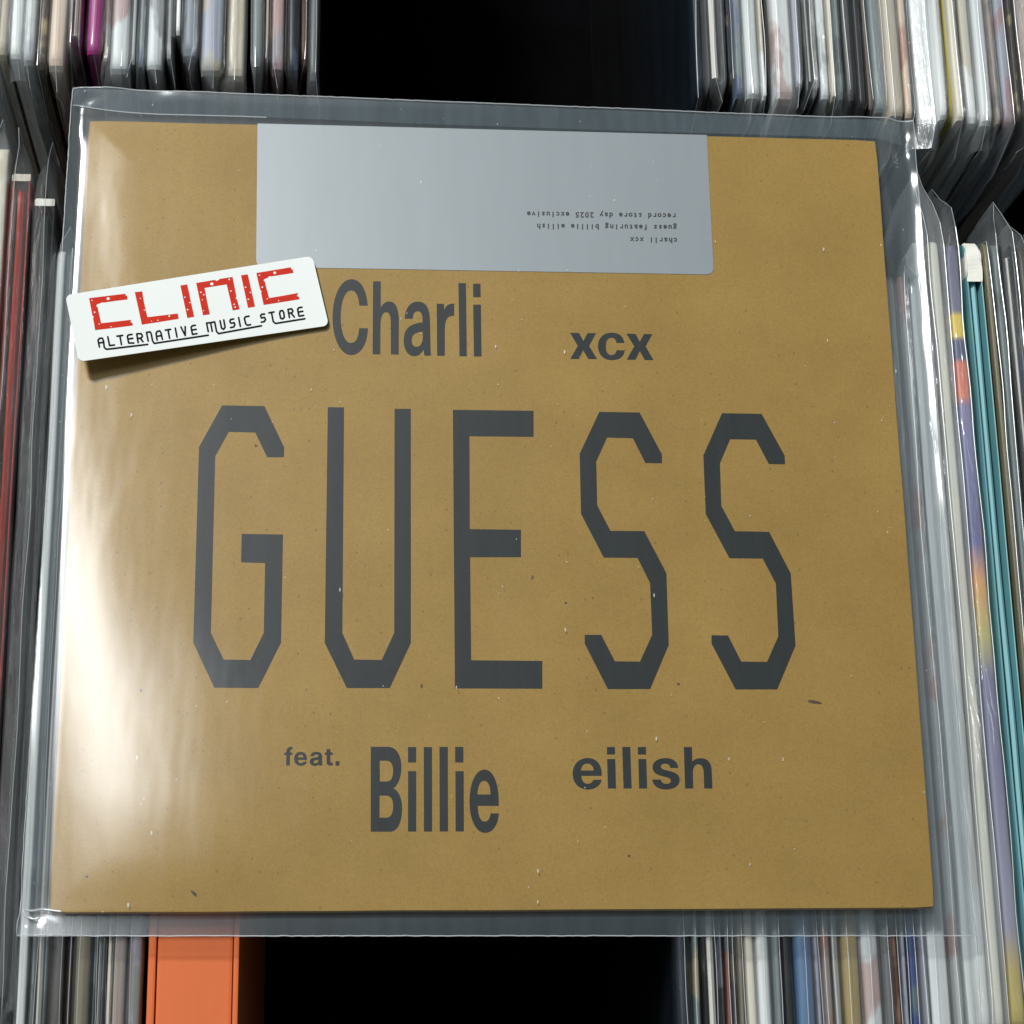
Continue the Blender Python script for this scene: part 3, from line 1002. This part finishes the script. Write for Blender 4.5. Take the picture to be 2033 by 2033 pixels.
def film_z(x, y):
    dx = max(X0 - x, x - X1, 0)
    dy = max(Y0 - y, y - Y1, 0)
    d = math.hypot(dx, dy)
    inside = sst(0.012, 0.0, d)
    # air under the film along the sticker side and over the middle
    win = sst(-0.205, -0.11, y) * sst(0.060, -0.07, y)
    dl = max(x - X0, 0)
    puff = 0.0026 * (1 - math.exp(-dl / 0.022)) * win * sst(0.10, -0.06, x)
    puff += 0.0004 * (0.5 + nz(x * 9, y * 7, 3.1)) * sst(0, 0.02, min(x - X0, X1 - x, y - Y0, Y1 - y))
    z = (0.00045 + puff) * inside + ZE * (1 - inside)
    # border waves: long folds along the sides, creases at corners
    side = sst(0.0, 0.006, max(dx, 0))
    z += side * (0.00055 if x < 0 else 0.0010) * math.sin(x * (700 if x < 0 else 430) + 2.2 * nz(y * 6, 1.7) + y * 9)
    z += side * 0.0012 * nz(x * 80, y * 12, 5.0)
    if x > 0:
        z += side * 0.0013 * nz(x * 45, y * 42 + x * 20, 11.0)
    tb = sst(0.0, 0.005, dy)
    z += tb * 0.0004 * nz(x * 26, y * 160, 9.0)
    for (cx, cy), amp, rr in (((-0.158, 0.166), 0.0060, 0.026), ((-0.116, 0.1615), 0.0030, 0.006), ((-0.164, -0.160), 0.0085, 0.016), ((0.166, 0.160), 0.0030, 0.03), ((0.172, -0.120), 0.003, 0.06)):
        k = math.exp(-(((x - cx) / rr) ** 2 + ((y - cy) / rr) ** 2))
        z += amp * k * (nz(x * 38 + y * 22, y * 75 - x * 14, 2.0) + 0.12 * nz(x * 90, y * 110, 4.0)) * (1 - inside)
    return z


NA, NB = 230, 230
vs, fs = [], []
for j in range(NB + 1):
    for i in range(NA + 1):
        p = quad(i / NA, j / NB)
        z = film_z(p.x, p.y)
        if p.x > X0 and p.x < X1 and p.y > Y0 and p.y < Y1:
            z = max(z, 0.0004)
        vs.append(Vector((p.x, p.y, z + ZL)))
for j in range(NB):
    for i in range(NA):
        a = j * (NA + 1) + i
        fs.append((a, a + NA + 1, a + NA + 2, a + 1))
slv = new_obj('plastic_sleeve', mesh('plastic_sleeve', vs, fs), M_FILM, rec, True)
rim = [[vs[i] for i in range(NA + 1)], [vs[NB * (NA + 1) + i] for i in range(NA + 1)],
       [vs[j * (NA + 1)] for j in range(NB + 1)], [vs[j * (NA + 1) + NA] for j in range(NB + 1)]]
for k, (rp, rad) in enumerate(zip(rim, (0.00022, 0.00022, 0.00016, 0.00012))):
    pts = []
    for i, p in enumerate(rp):
        jit = 0.00022 * nz(i * .6, k * 3.3)
        pts.append(p + (Vector((0, jit, 0)) if k < 2 else Vector((jit, 0, 0))))
    tv, tf = tube(pts, rad, 5)
    new_obj('cut_edge', mesh('cut_edge', tv, tf), M_EDGE, slv)
# back film
vb, fb = [], []
NK = 60
for j in range(NK + 1):
    for i in range(NK + 1):
        p = quad(i / NK, j / NK)
        e = min(i, j, NK - i, NK - j) / NK
        vb.append(Vector((p.x, p.y, ZL + ZE - 0.0002 - 0.0013 * sst(0, .05, e) + 0.0002 * nz(p.x * 30, p.y * 30))))
for j in range(NK):
    for i in range(NK):
        a = j * (NK + 1) + i
        fb.append((a, a + 1, a + NK + 2, a + NK + 1))
new_obj('back_film', mesh('back_film', vb, fb), M_FILMB, slv, True)
# flap tucked behind the far edge: an extra band of film with a creased border
cA = crop(0, 0, 0.36232)
edge = [(400, 572), (440, 592), (520, 606), (640, 618), (760, 628), (880, 636), (1010, 640), (1300, 646), (1700, 662), (2300, 690), (3200, 722), (4200, 752), (4950, 775)]
vs, fs = [], []
crease = []
for k in range(61):
    t = k / 60 * (len(edge) - 1)
    i = min(int(t), len(edge) - 2)
    x = edge[i][0] + (edge[i + 1][0] - edge[i][0]) * (t - i)
    y = edge[i][1] + (edge[i + 1][1] - edge[i][1]) * (t - i)
    p = at(*cA(x, y), -0.001)
    e = quad((p.x - cor[0].x) / (cor[1].x - cor[0].x), 0.004)
    z1 = ZL + film_z(p.x, p.y) + 0.0005
    z2 = ZL + film_z(e.x, e.y) + 0.0004
    vs += [Vector((p.x, p.y, z1)), Vector((p.x, (p.y + e.y) / 2, (z1 + z2) / 2 + 0.0003 * nz(p.x * 40))), Vector((e.x, e.y, z2))]
    if x < 1500:
        crease.append(Vector((p.x, p.y, z1)))
for k in range(60):
    for r in (0, 1):
        fs.append((k * 3 + r, (k + 1) * 3 + r, (k + 1) * 3 + r + 1, k * 3 + r + 1))
flap = new_obj('flap', mesh('flap', vs, fs), M_FILMB, slv, True)
tv, tf = tube(crease, 0.0002, 5)
new_obj('flap_crease', mesh('flap_crease', tv, tf), M_EDGE, slv)

for fold in ([(43, 1803), (60, 1808), (85, 1806), (122, 1811)], [(44, 1806), (52, 1820), (68, 1826), (80, 1822)]):  # white tubes paint in the highlights on the creased corner
    pts = []
    for k in range(19):
        t = k / 18 * (len(fold) - 1)
        i = min(int(t), len(fold) - 2)
        px = fold[i][0] + (fold[i + 1][0] - fold[i][0]) * (t - i)
        py = fold[i][1] + (fold[i + 1][1] - fold[i][1]) * (t - i)
        p = at(px, py, -0.001)
        pts.append(Vector((p.x, p.y, ZL + film_z(p.x, p.y) + 0.0002)))
    tv, tf = tube(pts, 0.00042, 5)
    new_obj('corner_fold_glint', mesh('corner_fold_glint', tv, tf), M_EDGE, slv, True)

# ------------------------------------------------------------------ shop sticker lying on the sleeve, one end curled up
q1 = crop(120, 500, 300 / 1932)
q2 = crop(370, 500, 300 / 1932)
TLs, TRs, BRs, BLs = (129.5, 586), (620, 508), (653, 646), (156, 718)
SB = 0.0030                          # underside height at the flat end


def st_inv(px, py):
    """pixel -> (s,t) on the sticker, by a few Newton steps on the bilinear patch"""
    s = t = 0.5
    for _ in range(12):
        def f(s, t):
            return [(1 - t) * ((1 - s) * TLs[k] + s * TRs[k]) + t * ((1 - s) * BLs[k] + s * BRs[k]) for k in (0, 1)]
        f0 = f(s, t)
        fa, fb_ = f(s + 1e-4, t), f(s, t + 1e-4)
        a, b = (fa[0] - f0[0]) * 1e4, (fb_[0] - f0[0]) * 1e4
        c_, d = (fa[1] - f0[1]) * 1e4, (fb_[1] - f0[1]) * 1e4
        ex, ey = px - f0[0], py - f0[1]
        det = a * d - b * c_
        s += (ex * d - ey * b) / det
        t += (a * ey - c_ * ex) / det
    return s, t


def st_z(s, t):
    return SB + 0.0068 * (1 - s) ** 1.9 + 0.0006 * math.sin(s * 5) * t


stick = thing('shop_sticker', at(400, 620, 0.002), 'white rectangular shop sticker with red block letters, curled on the brown album', 'sticker')
sorg = stick.location.copy()


def onst(c, dz):
    def f(x, y):
        px, py = c(x, y)
        s, t = st_inv(px, py)
        return at(px, py, st_z(s, t) + dz) - sorg
    return f


# body as a grid clipped to rounded corners
NS, NT = 64, 20


def rc(s, t):
    """pull the patch corners in to round them"""
    ar = 3.6
    r = 0.085
    x, y = s * ar, t
    for cx, cy, sx, sy in ((r, r, -1, -1), (ar - r, r, 1, -1), (ar - r, 1 - r, 1, 1), (r, 1 - r, -1, 1)):
        if (x - cx) * sx > 0 and (y - cy) * sy > 0:
            d = math.hypot(x - cx, y - cy)
            mxn = max(abs(x - cx), abs(y - cy))
            if d > 0:
                k = mxn / d
                x, y = cx + (x - cx) * k, cy + (y - cy) * k
    return x / ar, y


def st_px(s, t):
    return [(1 - t) * ((1 - s) * TLs[k] + s * TRs[k]) + t * ((1 - s) * BLs[k] + s * BRs[k]) for k in (0, 1)]


vs, fs = [], []
svals = [0, .006, .012, .018, .024] + [.024 + (.976 - .024) * i / 50 for i in range(1, 50)] + [.976, .982, .988, .994, 1]
tvals = [0, .02, .04, .06, .085] + [.085 + (.83) * i / 12 for i in range(1, 12)] + [.915, .94, .96, .98, 1]
for lay in (0, 1):
    for t in tvals:
        for s in svals:
            s2, t2 = rc(s, t)
            px, py = st_px(s2, t2)
            p = at(px, py, st_z(s2, t2)) - sorg
            vs.append(p - Vector((0, 0, 0.0004 * lay)))
ns, nt_ = len(svals), len(tvals)
N1 = ns * nt_
for lay in (0, 1):
    for j in range(nt_ - 1):
        for i in range(ns - 1):
            a = lay * N1 + j * ns + i
            f = (a, a + ns, a + ns + 1, a + 1)
            fs.append(f if lay == 0 else tuple(reversed(f)))
ring = [i for i in range(ns)] + [j * ns + ns - 1 for j in range(1, nt_)] + [(nt_ - 1) * ns + i for i in range(ns - 2, -1, -1)] + [j * ns for j in range(nt_ - 2, 0, -1)]
for k in range(len(ring)):
    a, b = ring[k], ring[(k + 1) % len(ring)]
    fs.append((a, b, b + N1, a + N1))
body = new_obj('sticker_sheet', mesh('sticker_sheet', vs, fs), M_STICK, stick)
DZ = 0.00008
reds = [
    (q1, [(365, 592), (600, 563), (828, 535), (835, 560), (850, 560), (858, 607), (700, 626), (550, 648), (530, 644), (500, 660), (468, 668), (455, 690), (474, 705), (495, 800), (520, 912), (700, 892), (905, 868), (893, 895), (920, 908), (927, 940), (680, 972), (443, 1000), (430, 920), (416, 850), (428, 828), (408, 815), (390, 720)]),
    (q1, [(950, 515), (1045, 505), (1060, 600), (1080, 700), (1112, 835), (1300, 812), (1500, 788), (1512, 855), (1280, 893), (1040, 930), (1000, 740)]),
    (q1, [(1533, 430), (1620, 415), (1710, 830), (1622, 845)]),
    (q2, [(125, 398), (360, 358), (392, 372), (430, 345), (590, 320), (640, 575), (628, 590), (648, 610), (682, 733), (592, 748), (515, 415), (380, 436), (232, 460), (262, 620), (300, 798), (212, 810)]),
    (q2, [(698, 300), (785, 287), (878, 700), (788, 715)]),
    (q2, [(895, 270), (1110, 234), (1335, 197), (1345, 222), (1358, 225), (1370, 268), (1220, 292), (1085, 312), (1060, 310), (1030, 335), (1000, 345), (985, 366), (1004, 382), (1030, 490), (1058, 590), (1240, 560), (1430, 525), (1412, 560), (1440, 578), (1447, 605), (1220, 641), (988, 678), (970, 600), (955, 520), (965, 503), (946, 492), (920, 390)]),
]
for c, lp in reds:
    v, f = fill([lp], onst(c, DZ))
    new_obj('printed_letter', mesh('printed_letter', v, f), M_RED, body)
vs, fs = [], []
for c, lst in ((q1, [(610, 598, 27), (403, 620, 10), (437, 772, 14), (495, 922, 10), (648, 957, 10), (1075, 745, 10), (1022, 595, 9), (1390, 822, 16), (1245, 875, 10), (1165, 885, 8), (1590, 580, 12), (1655, 648, 12), (1625, 738, 14)]),
               (q2, [(325, 410, 28), (548, 352, 14), (570, 500, 13), (610, 670, 12), (623, 705, 14), (185, 517, 13), (222, 548, 12), (205, 612, 9), (218, 752, 9), (757, 452, 13), (818, 520, 12), (792, 605, 13), (1130, 268, 25), (935, 298, 12), (970, 452, 14), (1035, 600, 11), (1180, 625, 10)])):
    for x, y, r in lst:
        r *= 0.8
        lp = [(x + r * (1 + .25 * nz(k, x)) * math.cos(k * math.pi / 4), y + r * .85 * (1 + .25 * nz(k, y)) * math.sin(k * math.pi / 4)) for k in range(8)]
        v, f = fill([lp], onst(c, DZ * 2))
        fs += [tuple(i + len(vs) for i in t) for t in f]
        vs += v
new_obj('print_speckle', mesh('print_speckle', vs, fs), M_STICK, body)['kind'] = 'stuff'
small = [
    (q1, [[(498, 1215), (480, 1130), (500, 1105), (535, 1103), (548, 1130), (560, 1220), (585, 1245), (640, 1240), (1115, 1183)], [(490, 1165), (555, 1155)]]),
    (q1, [[(605, 1085), (628, 1198), (690, 1190)]]),
    (q1, [[(722, 1078), (795, 1068)], [(760, 1075), (780, 1185)]]),
    (q1, [[(915, 1055), (868, 1062), (855, 1080), (872, 1165), (938, 1165)], [(862, 1115), (925, 1105)]]),
    (q1, [[(993, 1160), (975, 1048), (1030, 1045), (1048, 1075), (1035, 1100), (990, 1108)], [(1020, 1105), (1055, 1148)]]),
    (q1, [[(1122, 1140), (1100, 1030), (1145, 1022), (1160, 1045), (1178, 1140), (1200, 1170), (1890, 1065)]]),
    (q1, [[(1235, 1128), (1222, 1040), (1240, 1015), (1270, 1010), (1285, 1035), (1303, 1118)], [(1230, 1080), (1292, 1070)]]),
    (q1, [[(1340, 1000), (1408, 990)], [(1375, 995), (1395, 1105)]]),
    (q1, [[(1468, 975), (1490, 1088)]]),
    (q1, [[(1540, 960), (1595, 1070), (1595, 955)]]),
    (q1, [[(1725, 938), (1685, 945), (1670, 965), (1688, 1055), (1745, 1045)], [(1678, 1000), (1735, 990)]]),
    (q2, [[(280, 1020), (258, 910), (310, 905), (330, 1015)], [(310, 905), (362, 895), (385, 1015), (410, 1045), (960, 945)]]),
    (q2, [[(430, 880), (450, 975), (475, 990), (495, 965), (478, 870)]]),
    (q2, [[(605, 858), (565, 865), (555, 890), (570, 912), (610, 905), (620, 930), (605, 960), (565, 968)]]),
    (q2, [[(668, 840), (690, 952)]]),
    (q2, [[(800, 822), (755, 830), (742, 850), (758, 920), (780, 938), (820, 930)]]),
    (q2, [[(1000, 795), (960, 798), (948, 820), (960, 845), (1000, 838), (1012, 865), (995, 892), (958, 898)]]),
    (q2, [[(1055, 780), (1120, 768)], [(1088, 775), (1110, 890), (1140, 915), (1515, 855)]]),
    (q2, [[(1200, 755), (1230, 750), (1245, 775), (1252, 835), (1230, 858), (1205, 848), (1192, 790), (1200, 755)]]),
    (q2, [[(1318, 840), (1298, 735), (1345, 728), (1362, 755), (1350, 778), (1310, 785)], [(1340, 785), (1380, 832)]]),
    (q2, [[(1478, 707), (1435, 715), (1422, 735), (1440, 822), (1500, 812)], [(1428, 770), (1488, 760)]]),
]
for c, lines in small:
    vs, fs = [], []
    lift = 0
    for ln in lines:
        # subdivide long underlines so that they follow the curl
        fine = []
        for (xa, ya_), (xb, yb_) in zip(ln, ln[1:]):
            k_ = max(1, int(math.hypot(xb - xa, yb_ - ya_) / 60))
            fine += [(xa + (xb - xa) * i / k_, ya_ + (yb_ - ya_) * i / k_) for i in range(k_)]
        fine.append(ln[-1])
        for poly in stroke(fine, 23):
            v, f = fill([poly], onst(c, DZ + lift * 2e-7))
            lift += 1
            fs += [tuple(i + len(vs) for i in t) for t in f]
            vs += v
    new_obj('printed_letter', mesh('printed_letter', vs, fs), M_BLK, body)
